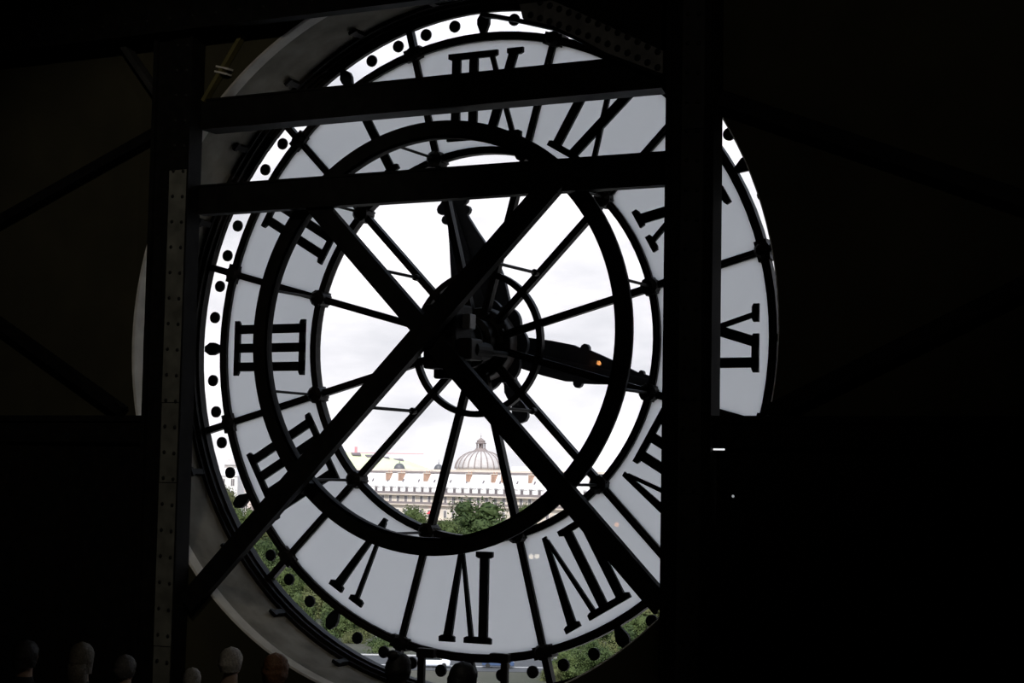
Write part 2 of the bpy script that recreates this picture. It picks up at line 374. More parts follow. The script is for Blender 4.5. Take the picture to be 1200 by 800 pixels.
def beam(name, x0, x1, z0, z1, y0, y1, label, flange=.02, cat='beam'):
    t = thing(name, label, cat, ((x0+x1)/2, y0, z0)); c = (-(x0+x1)/2, -y0, -z0)
    for mb, nm in ((MB().box(x0, x1, y0+.012, y0+.05, z0+flange, z1-flange), 'web'), (MB().box(x0, x1, y0, y1, z0, z0+flange), 'flange'), (MB().box(x0, x1, y0, y1, z1-flange, z1), 'flange')):
        o = mb.build(nm, IRON, t); o.location = c
    return t, c
beam_u = beam('iron_beam', -2.60, 2.46, 2.095, 2.40, -1.08, -.82, 'upper black iron beam crossing the clock below the XII')
t, c = beam_u
o = MB().prism([(2.34, 2.11), (2.46, 2.11), (2.46, 1.92)], -1.07, -1.03).build('corner_gusset', IRON, t); o.location = c
beam('iron_beam', -2.60, 2.46, 1.245, 1.54, -1.08, -.95, 'lower black iron beam crossing the clock above the brace cross')
t, c = beam('iron_girder', X0+.05, X1-.05, 3.03, 3.95, -1.40, -1.25, 'deep dark iron girder above the clock under the ceiling', .03, 'girder')
o = rivets([(X0+.3+.28*i, z) for i in range(70) for z in (3.16, 3.85)], -1.388).build('rivets', RIV, t); o.location = c; o['kind'] = 'stuff'

def brace(a, b, w, y0, y1, label, m=IRON, name='diagonal_brace', cat='brace'):
    t = thing(name, label, cat, (b[0], y1, b[1])); c = (-b[0], -y1, -b[1])
    o = MB().bar(a, b, w, y0, y0+.03).build('face_plate', m, t); o.location = c
    dx, dz = b[0]-a[0], b[1]-a[1]; l = math.hypot(dx, dz); nx, nz_ = -dz/l, dx/l
    for s in (1, -1):
        q = (w/2-.012)*s
        o = MB().bar((a[0]+nx*q, a[1]+nz_*q), (b[0]+nx*q, b[1]+nz_*q), .024, y0+.03, y1).build('side_flange', m, t); o.location = c
    return t
brace((1.37, 1.36), (-2.56, -2.57), .205, -1.13, -1.04, 'black diagonal brace from upper right to lower left across the clock')
brace((-1.36, 1.39), (2.385, -2.355), .195, -1.03, -.95, 'black diagonal brace from upper left to lower right across the clock')
# knee braces to the girder
t = thing('knee_brace', 'riveted grey knee brace from girder down to the right post', 'brace', (2.44, -1.1, 2.12)); c = (-2.44, 1.1, -2.12)
o = MB().prism([(1.00, 2.835), (1.31, 2.71), (1.59, 2.57), (1.84, 2.425), (2.46, 2.155), (2.47, 2.36), (2.0, 2.60), (1.55, 2.84), (1.15, 3.04), (.93, 3.04), (.97, 2.95)], -1.11, -1.06).build('face_plate', GUSSET, t); o.location = c
o = MB().prism([(1.12, 3.05), (2.46, 3.05), (2.46, 2.30), (1.55, 2.78)], -1.06, -1.04).build('gusset_web', IRON, t); o.location = c
cv = [(.58, 2.895), (.70, 2.875), (.98, 2.80), (1.31, 2.70), (1.59, 2.555), (1.84, 2.405), (2.46, 2.135)]
o = MB().prism(cv+[(x_, z_+.035) for x_, z_ in cv[::-1]], -1.13, -1.04).build('edge_angle', IRON, t); o.location = c
sp = []
for i in range(15):
    f = i/14; a_ = Vector((1.08+(2.42-1.08)*f, 2.86+(2.215-2.86)*f+.03*sin(pi*f)))
    for k_ in (0, 1): sp.append((a_.x+.075*k_*1.0+(.02 if k_ else 0), a_.y+.105*k_-.02*f*k_))
o = rivets([q for q in sp if q[0] < 2.44], -1.11, .033, .012).build('rivets', RIV, t); o.location = c; o['kind'] = 'stuff'
brace((-3.56, 3.04), (-3.06, 2.44), .06, -1.2, -1.08, 'short dark knee brace left of the left post', DARKG, 'knee_brace')
OCH = mat('ochre_lit_edge', (.16, .14, .05), .6, noise=.2)  # ochre colour stands for light on the edge of a brace
t = thing('lit_edge_bar', 'slanting ochre bar drawn as a lit brace edge with two pale strips beside the opening', 'lit edge', (-2.55, -1.06, 2.4)); c = (2.55, 1.06, -2.4)
o = MB().bar((-2.57, 2.38), (-2.09, 3.05), .04, -1.1, -1.03).build('edge_strip', OCH, t); o.location = c
for q in (0, .05):
    o = MB().bar((-2.42+q*.3, 2.66+q), (-2.27+q*.3, 2.62+q), .018, -1.115, -1.03).build('pale_strip', TRIM, t); o.location = c
# bays beside the posts: rail, solid panel below, thin crossed braces
def side_panel(x0, x1, label, rl, slit=None):
    t = thing('guard_rail', rl, 'rail', ((x0+x1)/2, -1.1, -1.03)); c = (-(x0+x1)/2, 1.1, 1.03)
    o = MB().box(x0, x1, -1.16, -1.04, -1.024, -.745).build('rail_body', IRON, t); o.location = c; bevel(o, .02, 2)
    o = MB().box(x0, x1, -1.19, -1.16, -.80, -.745).build('rail_lip', IRON, t); o.location = c
    t = thing('metal_panel', label, 'panel', ((x0+x1)/2, -1.1, Z0)); c = (-(x0+x1)/2, 1.1, -Z0)
    n_ = 3; w = (x1-x0)/n_
    for i in range(n_):
        o = MB().box(x0+i*w+.005, x0+(i+1)*w-.005, -1.12, -1.05, Z0, -1.055).build('sheet', IRON, t); o.location = c
    o = MB().box(x0, x1, -1.11, -1.05, -1.055, -1.024).build('filler_strip', IRON, t); o.location = c
side_panel(2.90, 5.9, 'black metal panel filling the bay right of the right post', 'black rail over the panel right of the right post')
side_panel(-6.1, -3.08, 'black metal panel filling the bay left of the left post', 'black rail over the panel left of the left post')
brace((3.36, -.72), (5.9, .50), .13, -1.16, -1.06, 'thin dark brace rising to the right in the right bay')
brace((2.92, 1.95), (5.9, .76), .13, -1.16, -1.06, 'thin dark brace falling to the right in the right bay')
brace((-3.42, -.70), (-6.0, .72), .10, -1.16, -1.06, 'thin dark brace rising to the left in the left bay')
brace((-3.10, 2.1), (-6.0, .98), .10, -1.16, -1.06, 'thin dark brace falling to the left in the left bay')

# ------------------------------------------------------------------ lamps on the left wall (their sparks show in the glass), added glints and spotlights
BULB = mat('lit_bulb', (1, .9, .75), .4, emit=((1, .86, .66), 16))
BULBW = mat('lit_warm_bulb', (1, .6, .3), .4, emit=((1, .40, .12), 14))
t = thing('glint_strip', 'tiny glowing white glint strip on the rail right of the right post', 'glint', (2.955, -1.16, -1.02))  # emissive strip added to draw a bright glint on the rail
MB().box(-.06, .06, -.03, 0, -.022, .012).build('strip_back', IRON, t)
MB().box(-.05, .05, -.036, -.03, -.012, .002).build('strip_glow', mat('white_glint_glow', (1, 1, 1), .4, emit=((.95, .97, 1), .9)), t)
t = thing('glint_dot', 'tiny dim glowing glint dot below the white glint strip', 'glint', (3.06, -1.12, -1.41))  # emissive dot added to draw a faint glint
MB().lathe([(.02, -.012), (.02, 0)], n=10, axis='Y').build('dot_rim', IRON, t)
MB().lathe([(.0001, -.02), (.010, -.016), (.012, -.012)], n=10, axis='Y').build('lens', mat('dim_glint_glow', (.6, .6, .6), .4, emit=((.8, .85, .9), .35)), t)
def sconce(y, z, n_, m, label):
    t = thing('wall_lamp', label, 'lamp', (X0, y, z))
    MB().box(0, .03, -.06-.09*n_, .06+.09*n_, -.06, .06).build('back_plate', GREY, t)
    for i in range(n_):
        yy = (i-(n_-1)/2)*.26
        MB().tube((.03, yy, 0), (.13, yy, 0), .012, n=8).lathe([(.02, -.09), (.03, -.05), (.03, -.04)], (.15, yy, 0), 10).build('arm', GREY, t)
        MB().lathe([(.005, -.045), (.035, -.03), (.05, 0), (.035, .035), (.005, .05)], (.15, yy, 0), 12).build('bulb', m, t, True)
sconce(-14.74, -2.74, 3, BULB, 'wall lamp with three bulbs low on the left side wall')
sconce(-18.62, -2.20, 1, BULBW, 'single warm wall lamp on the left side wall near the rear')
sconce(-17.6, 1.06, 1, BULBW, 'single warm wall lamp high on the left side wall')
def spot(loc, target, energy, label, size=40):  # spotlights added out of view to brighten the ironwork and visitors
    t = thing('added_spotlight', label, 'lamp', loc)
    d = (Vector(target)-Vector(loc)).normalized()
    MB().tube((0, 0, 0), (0, 0, Z1-loc[2]), .02, n=8).build('stem', IRON, t)
    MB().tube(d*-.12, d*.12, .07, .09, 16).build('housing', IRON, t)
    ld = bpy.data.lights.new('spot_lamp', 'SPOT'); ld.energy = energy; ld.spot_size = radians(size); ld.spot_blend = .7; ld.color = (1, .92, .78); ld.shadow_soft_size = .08
    o = link('lamp_light', ld, t, d*.16); o.rotation_euler = d.to_track_quat('-Z', 'Y').to_euler()
spot((1.5, -9.0, 4.6), (-2.8, -1.2, .5), 210, 'added unseen spotlight brightening the left iron post', 44)
spot((7.5, -9.0, 4.6), (2.2, -1.2, 2.4), 60, 'added unseen spotlight brightening the right iron post', 60)
spot((5.5, -8.0, 4.6), (.2, -2.6, -3.0), 130, 'added unseen spotlight brightening the visitors below the clock', 34)

# ------------------------------------------------------------------ outdoors
def far(px, py, d):
    """point at horizontal depth d that lies in the direction of a picture point"""
    v = RGT*((px-600)/FPX) - UP*((py-400)/FPX) + fwd
    k = Vector((fwd.x, fwd.y, 0)).normalized()
    return CAM + v*(d/v.dot(k))
GZ = CAM.z-25.0
FH = Vector((fwd.x, fwd.y, 0)).normalized(); RH_ = Vector((FH.y, -FH.x, 0))
GRASS = mat('park_ground', (.022, .03, .012), .95, nscale=.05, col2=(.075, .066, .052), detail=6)
tag(MB().box(-2500, 2500, 60, 3500, -1, 0).build('ground', GRASS), 'park ground of lawn and gravel beyond the clock', kind='structure').location = (0, 0, GZ)
ASPH = mat('road_asphalt', (.05, .052, .056), .8, noise=.15, nscale=.4); PAINT = mat('white_road_paint', (.5, .5, .5), .7)
yr = math.atan2(RH_.y, RH_.x)
rc = far(560, 760, 244); rc.z = GZ
road = thing('road', 'grey road with a white line below the park trees', 'road', rc, rot=(0, 0, yr))
MB().box(-90, 90, -9, 9, .0, .06).build('carriageway', ASPH, road)
MB().box(-90, 90, -3.6, -3.0, .06, .075).build('road_line', PAINT, road); MB().box(-90, 90, 9, 9.6, 0, .18).build('kerb', PAINT, road)
def car(px, d, colr, label, yaw=0):
    p = far(px, 760, d); t = thing('parked_car', label, 'car', (p.x, p.y, GZ+.07), rot=(0, 0, yr+yaw))
    cm = mat('car_paint_'+label.split()[0], colr, .3)
    def yprism(poly, y0, y1): return MB().prism(poly, y0, y1)
    bevel(yprism([(-2.1, .3), (2.1, .3), (2.15, .7), (1.95, .9), (1.1, .98), (-1.9, .98), (-2.15, .8)], -.85, .85).build('body', cm, t), .06)
    yprism([(-1.75, .97), (1.05, .97), (.45, 1.45), (-1.35, 1.45)], -.72, .72).build('cabin', mat('car_window_glass', (.03, .035, .04), .1), t)
    yprism([(-1.4, 1.44), (.5, 1.44), (.4, 1.5), (-1.3, 1.5)], -.7, .7).build('roof', cm, t)
    for x in (-1.35, 1.35):
        for y in (-.78, .78): MB().lathe([(.2, -.1), (.31, -.09), (.31, .09), (.2, .1)], (x, y, .31), 14, axis='Y').build('wheel', mat('car_tyre', (.02, .02, .02), .8), t)
car(509, 239, (.75, .78, .85), 'white car on the road right of the left hatch stay')
car(584, 240, (.06, .10, .2), 'blue car on the road left of the right hatch stay')
lp = far(567, 780, 247); t = thing('street_lamp', 'thin grey street lamp beside the road', 'street lamp', (lp.x, lp.y, GZ))
MB().tube((0, 0, 0), (0, 0, 5.2), .12, .07, 8).build('pole', GUSSET, t); MB().lathe([(.1, 5.2), (.28, 5.35), (.3, 5.7), (.05, 5.95)], n=10).build('lantern', GREY, t)

# trees
LEAF = [mat('leaves_dark_green', (.026, .046, .014), .7, nscale=.6, col2=(.060, .088, .028), spec=.2), mat('leaves_mid_green', (.040, .062, .018), .7, nscale=.6, col2=(.085, .115, .038), spec=.2), mat('leaves_olive_green', (.06, .075, .024), .7, nscale=.6, col2=(.12, .13, .055), spec=.2)]
BARK = mat('tree_bark', (.06, .045, .035), .9, noise=.3)
def crown_mesh(seed, nl=10000, ls=.042):
    """unit crown: radius 1, height 2 from z = 0"""
    rg = random.Random(seed); mb = MB(); cl = []
    for i in range(34):
        while True:
            p = Vector((rg.uniform(-1, 1), rg.uniform(-1, 1), rg.uniform(-1, 1)))
            if p.length < 1: break
        cl.append((Vector((p.x*.72, p.y*.72, 1+p.z*.74)), rg.uniform(.24, .40)))
    for i in range(nl):
        c, r = cl[rg.randrange(34)]
        d = Vector((rg.gauss(0, 1), rg.gauss(0, 1), rg.gauss(0, 1))).normalized(); p = c+d*r*rg.uniform(.72, 1.15)
        nn = (d+Vector((rg.gauss(0, .5), rg.gauss(0, .5), rg.gauss(.3, .5)))).normalized(); a = nn.orthogonal().normalized(); b = nn.cross(a)
        q = rg.uniform(0, 2*pi); a, b = a*cos(q)+b*sin(q), b*cos(q)-a*sin(q); s_ = ls*rg.uniform(.6, 1.3)
        mb.add([p-a*s_, p+b*s_*.6, p+a*s_, p-b*s_*.6], [(0, 1, 2, 3)])
    for c, r in cl:                                     # leafy mass inside each bough, lumpy
        k0 = []; n1, n2 = 8, 6
        for j in range(n2+1):
            for i in range(n1):
                a, b = pi*j/n2, 2*pi*i/n1; q = r*.66*rg.uniform(.8, 1.1); k0.append(c+Vector((sin(a)*cos(b), sin(a)*sin(b), cos(a)))*q)
        mb.add(k0, [(j*n1+i, (j+1)*n1+i, (j+1)*n1+(i+1) % n1, j*n1+(i+1) % n1) for j in range(n2) for i in range(n1)])
    me = bpy.data.meshes.new('crown'); me.from_pydata(mb.v, [], mb.f); return me
CR = []
for i in range(3):
    row = []
    base = crown_mesh(11+i)
    for m in LEAF:
        me = base.copy(); me.materials.append(m); row.append(me)
    CR.append(row)
trunk_me = MB().tube((0, 0, 0), (0, 0, .5), .05, .035, 8).tube((0, 0, .42), (.25, .1, .8), .03, .015, 6).tube((0, 0, .42), (-.2, -.15, .8), .03, .015, 6).mesh('trunk', BARK)
def tree(px, ytop, d, wpx, hm, shade, label, group=None):
    top = far(px, ytop, d); h = top.z-GZ; w = wpx/FPX*d/2
    t = thing('park_tree', label, 'tree', (top.x, top.y, GZ), group)
    o = link('crown', CR[random.randrange(3)][shade], t, (0, 0, h-hm), (0, 0, random.uniform(0, 6))); o.scale = (w, w, hm/2)
    o = link('trunk', trunk_me, t); s_ = h-hm*.55; o.scale = (s_*.5, s_*.5, s_/.8)
tree(562, 583, 420, 104, 16, 0, 'broad dark green tree in front of the domed building')
tree(482, 592, 410, 60, 12, 1, 'lighter green tree at the foot of the long building left of the spoke')
tree(612, 588, 425, 44, 13, 1, 'green tree right of the broad dark tree')
tree(528, 606, 395, 50, 10, 1, 'low bushy tree left of the broad dark tree')
tree(600, 606, 380, 70, 9, 0, 'low dark tree under the broad dark tree')
G1 = 'trees behind the lower left minute ring'
lab1 = 'leafy park tree seen through the lower left minute ring'
for px, yt, d, w, hm, s_ in ((262, 566, 400, 44, 14, 2), (285, 592, 372, 52, 14, 1), (300, 604, 380, 60, 14, 2), (318, 628, 350, 56, 13, 0), (345, 640, 345, 60, 13, 1), (330, 655, 320, 50, 12, 1), (368, 676, 318, 60, 11, 2),
                             (400, 690, 310, 62, 10, 1), (392, 712, 290, 44, 8, 0), (428, 712, 300, 58, 9, 1), (452, 728, 288, 46, 8, 2), (415, 736, 272, 34, 6, 2), (350, 690, 285, 50, 10, 1), (375, 728, 262, 50, 8, 0), (436, 752, 258, 44, 7, 1), (300, 640, 330, 50, 13, 1), (275, 600, 420, 50, 15, 0), (322, 672, 300, 44, 11, 2)):
    tree(px, yt, d, w, hm, s_, lab1, G1)
for px, yt, d, w, hm, s_ in ((448, 742, 268, 50, 7, 0), (425, 728, 280, 56, 8, 2), (462, 748, 276, 44, 6, 1), (405, 716, 282, 50, 8, 1)): tree(px, yt, d, w, hm, s_, lab1, G1)
G2 = 'trees behind the lower right minute ring'
for px, yt, d, w, hm, s_ in ((755, 694, 300, 60, 10, 2), (732, 706, 292, 56, 9, 1), (712, 722, 285, 50, 8, 0), (690, 730, 280, 56, 8, 1), (668, 740, 270, 52, 7, 1), (655, 762, 262, 40, 6, 0), (700, 752, 255, 60, 8, 1), (735, 730, 262, 60, 9, 0), (668, 766, 246, 44, 6, 2), (648, 748, 272, 44, 7, 1), (690, 762, 250, 50, 6, 1), (715, 738, 262, 50, 8, 2), (745, 716, 275, 60, 9, 1), (662, 757, 229, 56, 6, 1), (690, 744, 231, 60, 7, 0), (645, 776, 226, 34, 4, 2)):
    tree(px, yt, d, w, hm, s_, 'leafy park tree seen through the lower right minute ring', G2)
for px, yt, d, w, hm, s_, lb in ((495, 742, 290, 44, 8, 1, 'small tree beyond the road by the left hatch stay'), (562, 746, 292, 60, 8, 1, 'green tree beyond the road between the two hatch stays'), (540, 750, 290, 40, 8, 2, 'olive green shrub tree beyond the road behind a visitor')):
    tree(px, yt, d, w, hm, s_, lb)

# long building with mansard roof
CREAM = mat('cream_stone_facade', (.74, .66, .57), .85, noise=.12, nscale=.3); ZINC = mat('pale_zinc_roof', (.80, .78, .78), .6, noise=.12, nscale=.4)
BRICK = mat('chimney_brick', (.42, .27, .20), .9, noise=.2, nscale=.8); PANE = mat('dark_window_pane', (.16, .14, .15), .25); FRAME = mat('white_window_frame', (.8, .79, .77), .6)
BALC = mat('grey_iron_balcony', (.28, .24, .24), .6)
th = radians(42)
ex = (RH_*cos(th)-FH*sin(th)); rz = math.atan2(ex.y, ex.x)
bo = far(560, 560.4, 480); EYE = CAM.z-GZ
bld = thing('long_apartment_building', 'long pale stone building with mansard roof and rows of windows', 'building', (bo.x, bo.y, GZ), rot=(0, 0, rz))
# local frame: x along the facade, y to the back, z up from the ground; eye level is z = EYE
E = EYE; XA, XB = -84, 56
MB().box(XA, XB, 0, 14, 0, E-4.9).build('wall', CREAM, bld)
for z, dep, hh, m in ((E-4.9, .8, .35, CREAM), (E-7.6, .6, .3, CREAM), (E-11.5, .5, .3, CREAM), (E-15.5, .5, .3, CREAM)):
    MB().box(XA, XB, -dep, 0, z-.15, z-.15+hh).build('cornice', m, bld)
MB().box(XA, XB, -.75, -.68, E-4.7, E-4.05).build('balcony_rail', BALC, bld); MB().box(XA, XB, -.55, -.5, E-7.4, E-6.8).build('balcony_rail', BALC, bld)
mr = MB(); pf = [(.15, E-4.9), (1.3, E-3.0), (3.6, E+1.2), (10.4, E+1.2), (14, E-4.9)]
mr.add([(x, y, z) for x in (XA, XB) for y, z in pf], [(0, 1, 2, 3, 4), (9, 8, 7, 6, 5)]+[(i, 5+i, 5+(i+1) % 5, (i+1) % 5) for i in range(5)])
MR = mr.build('roof', ZINC, bld)
MB().box(XA, XB, 3.3, 3.9, E+1.15, E+1.6).build('roof_kerb', BALC, MR); MB().box(XA, XB, 4.6, 9.6, E+1.2, E+2.2).build('attic', CREAM, bld)
wm = MB().box(-.62, .62, -.05, .12, -.05, 2.15, 0).box(-.45, -.05, -.09, -.05, .08, 2.0, 1).box(.05, .45, -.09, -.05, .08, 2.0, 1).mesh('window', [FRAME, PANE])
dm = MB().box(-.75, .75, 0, 2.2, 0, 2.0, 0).add([(-.95, -.2, 2.0), (.95, -.2, 2.0), (0, -.2, 2.5), (-.95, 2.6, 2.0), (.95, 2.6, 2.0), (0, 2.6, 2.5)], [(0, 1, 2), (3, 5, 4), (0, 2, 5, 3), (1, 4, 5, 2), (0, 3, 4, 1)], 2).box(-.45, .45, -.04, 0, .25, 1.75, 1).mesh('dormer', [FRAME, PANE, ZINC])
sk = MB().box(-.4, .4, -.06, .06, -.55, .55, 0).box(-.3, .3, -.1, -.06, -.45, .45, 1).mesh('skylight', [FRAME, PANE])
x = XA+2; i = 0
while x < XB-1:
    for z in (E-7.4, E-11.1, E-15.1, E-19.0): link('window', wm, bld, (x, 0, z+.15))
    link('dormer', dm, bld, (x, .25, E-4.75))
    if i % 2: 
        o = link('skylight', sk, bld, (x-.4, 2.35, E-1.05), (radians(-29), 0, 0))
    x += 3.05; i += 1
for px in (446, 461, 491, 541, 571, 583, 615, 650, 688):
    dp = px-560; s_ = dp*480/(FPX*cos(th)+dp*sin(th)); w = random.uniform(.6, .9)
    ch = MB().box(s_-w, s_+w, 2.3, 4.6, E-1.3, E+1.0).build('chimney_stack', BRICK, bld)
    MB().box(s_-w-.1, s_+w+.1, 2.2, 4.7, E+1.0, E+1.2).build('chimney_cap', CREAM, ch)
    MB().tube((s_-.5, 3.2, E+1.2), (s_-.5, 3.2, E+1.7), .16, n=8).tube((s_+.5, 3.2, E+1.2), (s_+.5, 3.2, E+1.7), .16, n=8).build('chimney_pots', BRICK, ch)
aw = MB().add([(0, 0, 1.2), (3.2, 0, 1.2), (3.2, -1.4, .5), (0, -1.4, .5), (0, -1.4, .3), (3.2, -1.4, .3)], [(0, 1, 2, 3), (3, 2, 5, 4)]).build('awning', mat('red_awning_cloth', (.6, .08, .1), .8), bld)
aw.location = (-17.5, -.05, E-10.3)

# great dome behind it
DOME = mat('dome_lead_grey', (.52, .49, .48), .7, noise=.15, nscale=.5); DST = mat('dome_lantern_stone', (.25, .21, .20), .8, noise=.1)
db = far(563, 551, 530); t = thing('ribbed_dome', 'large ribbed grey dome with lantern behind the long building', 'dome', (db.x, db.y, db.z))
Rd = 7.5; Hd = 5.5
MB().lathe([(7.8, -22), (7.8, -.6), (8.0, -.5), (8.0, 0), (7.2, .1), (7.2, .5)], n=48).build('drum', CREAM, t)
dp_ = [(Rd*cos(a)*1.0 if a < 1.2 else Rd*cos(a), .4+Hd*sin(a)) for a in [i*1.22/9 for i in range(10)]]
MB().lathe(dp_, n=48).build('cupola', DOME, t, True)
for k in range(24):
    a = 2*pi*k/24; mb = MB()
    for i in range(9):
        p0, p1 = dp_[i], dp_[i+1]
        mb.tube((p0[0]*cos(a)*1.01, p0[0]*sin(a)*1.01, p0[1]), (p1[0]*cos(a)*1.01, p1[0]*sin(a)*1.01, p1[1]), .17, .17 if i < 5 else .12, 5)
    mb.build('rib', DST, t)
zt = .4+Hd*sin(1.22)
MB().lathe([(2.75, zt-.35), (2.7, zt), (2.2, zt+.2), (1.7, zt+.6), (1.5, zt+.9)], n=24).build('lantern_base', DST, t)
for k in range(8):
    a = 2*pi*k/8; MB().tube((1.25*cos(a), 1.25*sin(a), zt+.6), (1.25*cos(a), 1.25*sin(a), zt+2.3), .16, n=6).build('lantern_column', DST, t)
MB().lathe([(.75, zt+.6), (.75, zt+2.3)], n=12).build('lantern_core', DST, t)
MB().lathe([(1.55, zt+2.3), (1.6, zt+2.55), (1.2, zt+2.7), (1.25, zt+3.2), (1.0, zt+3.3), (.6, zt+3.7), (.15, zt+4.0)], n=20).build('lantern_cap', DST, t)
MB().tube((0, 0, zt+3.9), (0, 0, zt+5.6), .09, .03, 6).lathe([(.02, zt+4.3), (.2, zt+4.5), (.02, zt+4.7)], n=8).build('finial', DST, t)

# pale green copper roof with skylights
COPPER = mat('pale_green_copper', (.60, .66, .42), .8, noise=.08, nscale=.2)
gb_ = far(450, 552, 600); t = thing('copper_roof_hall', 'pale green copper roof with dark skylights behind the long building', 'building', (gb_.x, gb_.y, GZ), rot=(0, 0, yr))
zb = gb_.z-GZ
MB().box(-22, 16.5, 0, 14, 0, zb).build('wall', CREAM, t)
mb = MB(); mb.add([(-24, -.5, zb), (17.5, -.5, zb), (17.5, 15, zb), (-24, 15, zb), (-24, 7, zb+6.8), (-6, 7, zb+5.8), (8, 7, zb+3.6)], [(0, 1, 6, 5, 4), (1, 2, 6), (2, 3, 4, 5, 6), (3, 0, 4), (0, 3, 2, 1)])
mb.build('roof', COPPER, t)
for x in (-9.8, -5.0, -.2, 4.6):
    zz = zb+4.5-.12*x; y = 7*(zz-zb)/(5.9-.16*(x+6))-.55
    o = MB().add([(-1.2, -.5, -.3), (1.7, -.5, -.3), (1.2, .3, .4), (-1.9, .3, .4), (-1.2, -.4, -.6), (1.7, -.4, -.6), (1.2, .4, .1), (-1.9, .4, .1)], [(0, 1, 2, 3), (7, 6, 5, 4), (0, 4, 5, 1), (1, 5, 6, 2), (2, 6, 7, 3), (3, 7, 4, 0)]).build('skylight', PANE, t); o.location = (x, y-.3, zz)
SLATE = mat('grey_slate_cupola', (.11, .11, .12), .5, noise=.15, nscale=.8)
for px, r, lb in ((468, 1.75, 'small round grey cupola in front of the green copper roof'), (514, 1.45, 'smaller grey cupola with spike beside the dark spoke')):
    q = far(px, 550.5, 545); t = thing('small_cupola', lb, 'cupola', q)
    MB().lathe([(r*.98, -18), (r*.98, -.2), (r*1.15, -.15), (r*1.15, .1), (r, .15)], n=20).build('drum', CREAM, t)
    MB().lathe([(r*cos(a), .1+r*1.15*sin(a)) for a in [i*1.5/7 for i in range(8)]], n=20).build('cap', SLATE, t, True)
    MB().tube((0, 0, r), (0, 0, r*1.25+1.4), .1, .03, 6).lathe([(.03, r*1.2+.1), (.22, r*1.2+.3), (.03, r*1.2+.6)], n=8).build('finial', SLATE, t)
# tower crane far off
CRN = mat('crane_red_paint', (.75, .35, .38), .6); q = far(417, 530.3, 900); t = thing('tower_crane', 'thin red tower crane jib on the skyline', 'crane', (q.x, q.y, GZ), rot=(0, 0, yr))
h = q.z-GZ; MB().box(-.6, .6, -.6, .6, 0, h+3).build('mast', CRN, t); MB().box(-8, 34, -.18, .18, h-.16, h+.16).box(-8, -5.5, -.5, .5, h-1.6, h).build('jib', CRN, t)
# more skyline: blocks left and right of the long building
def block(px, ytop, d, w, dep, m, label, rows, cols, roofm, rot=0):
    q = far(px, ytop, d); t = thing('city_block', label, 'building', (q.x, q.y, GZ), rot=(0, 0, yr+rot)); h = q.z-GZ
    MB().box(-w/2, w/2, 0, dep, 0, h-2.2).build('wall', m, t)
    MB().add([(-w/2, -.3, h-2.2), (w/2, -.3, h-2.2), (w/2, dep, h-2.2), (-w/2, dep, h-2.2), (-w/2+1, 1.6, h), (w/2-1, 1.6, h), (w/2-1, dep-1.6, h), (-w/2+1, dep-1.6, h)], [(3, 2, 1, 0), (4, 5, 6, 7), (0, 1, 5, 4), (1, 2, 6, 5), (2, 3, 7, 6), (3, 0, 4, 7)]).build('roof', roofm, t)
    for r in range(rows):
        for c_ in range(cols): link('window', wm, t, (-w/2+(c_+.5)*w/cols, 0, h-5.0-r*3.4))
    return t
block(262, 548, 500, 8, 14, FRAME, 'white block far left with windows above the trees', 4, 3, ZINC)
block(283, 552, 530, 6, 12, mat('pale_pink_stucco', (.72, .62, .58), .9, noise=.1), 'pale pinkish block beside the white block', 4, 2, ZINC)
block(271, 538, 700, 5, 10, DOME, 'grey far tower behind the white block', 3, 1, DOME)
block(400, 546, 620, 14, 14, CREAM, 'cream block behind the left end of the long building', 2, 4, ZINC)
block(700, 548, 540, 16, 14, mat('warm_stucco', (.66, .50, .38), .9, noise=.1), 'warm stuccoed block right of the long building', 4, 5, ZINC)
block(228, 550, 520, 9, 14, CREAM, 'cream block far left beside the white block', 4, 3, ZINC)
block(765, 550, 545, 16, 14, CREAM, 'cream block at the far right of the skyline', 4, 5, ZINC)
block(640, 547, 640, 26, 12, CREAM, 'low pale block behind the long building right of the dome', 1, 7, ZINC)

# ------------------------------------------------------------------ visitors at the foot of the clock
def person_material(name, coat, legs, skin=(.45, .30, .22)):
    m = bpy.data.materials.new(name); m.use_nodes = True; t = m.node_tree; b = t.nodes['Principled BSDF']; b.inputs['Roughness'].default_value = .8
    c = t.nodes.new('ShaderNodeTexCoord'); sx = t.nodes.new('ShaderNodeSeparateXYZ'); t.links.new(c.outputs['Object'], sx.inputs[0])
    def step(sock, th_):
        g = t.nodes.new('ShaderNodeMath'); g.operation = 'GREATER_THAN'; g.inputs[1].default_value = th_; t.links.new(sock, g.inputs[0]); return g.outputs[0]
    def mix(f, a, b_):
        x_ = t.nodes.new('ShaderNodeMix'); x_.data_type = 'RGBA'; t.links.new(f, x_.inputs[0])
        for i_, v in ((6, a), (7, b_)):
            if isinstance(v, tuple): x_.inputs[i_].default_value = (*v, 1)
            else: t.links.new(v, x_.inputs[i_])
        return x_.outputs[2]
    ab = t.nodes.new('ShaderNodeMath'); ab.operation = 'ABSOLUTE'; t.links.new(sx.outputs[0], ab.inputs[0])
    hand_ = t.nodes.new('ShaderNodeMath'); hand_.operation = 'MULTIPLY'
    lo = t.nodes.new('ShaderNodeMath'); lo.operation = 'LESS_THAN'; lo.inputs[1].default_value = .86; t.links.new(sx.outputs[2], lo.inputs[0])
    t.links.new(step(ab.outputs[0], .205), hand_.inputs[0]); t.links.new(lo.outputs[0], hand_.inputs[1])
    sh = mix(step(sx.outputs[2], .09), (.02, .018, .016), legs)
    c1 = mix(step(sx.outputs[2], .90), sh, coat); c2 = mix(step(sx.outputs[2], 1.455), c1, skin); c3 = mix(hand_.outputs[0], c2, skin)
    t.links.new(c3, b.inputs['Base Color']); return m
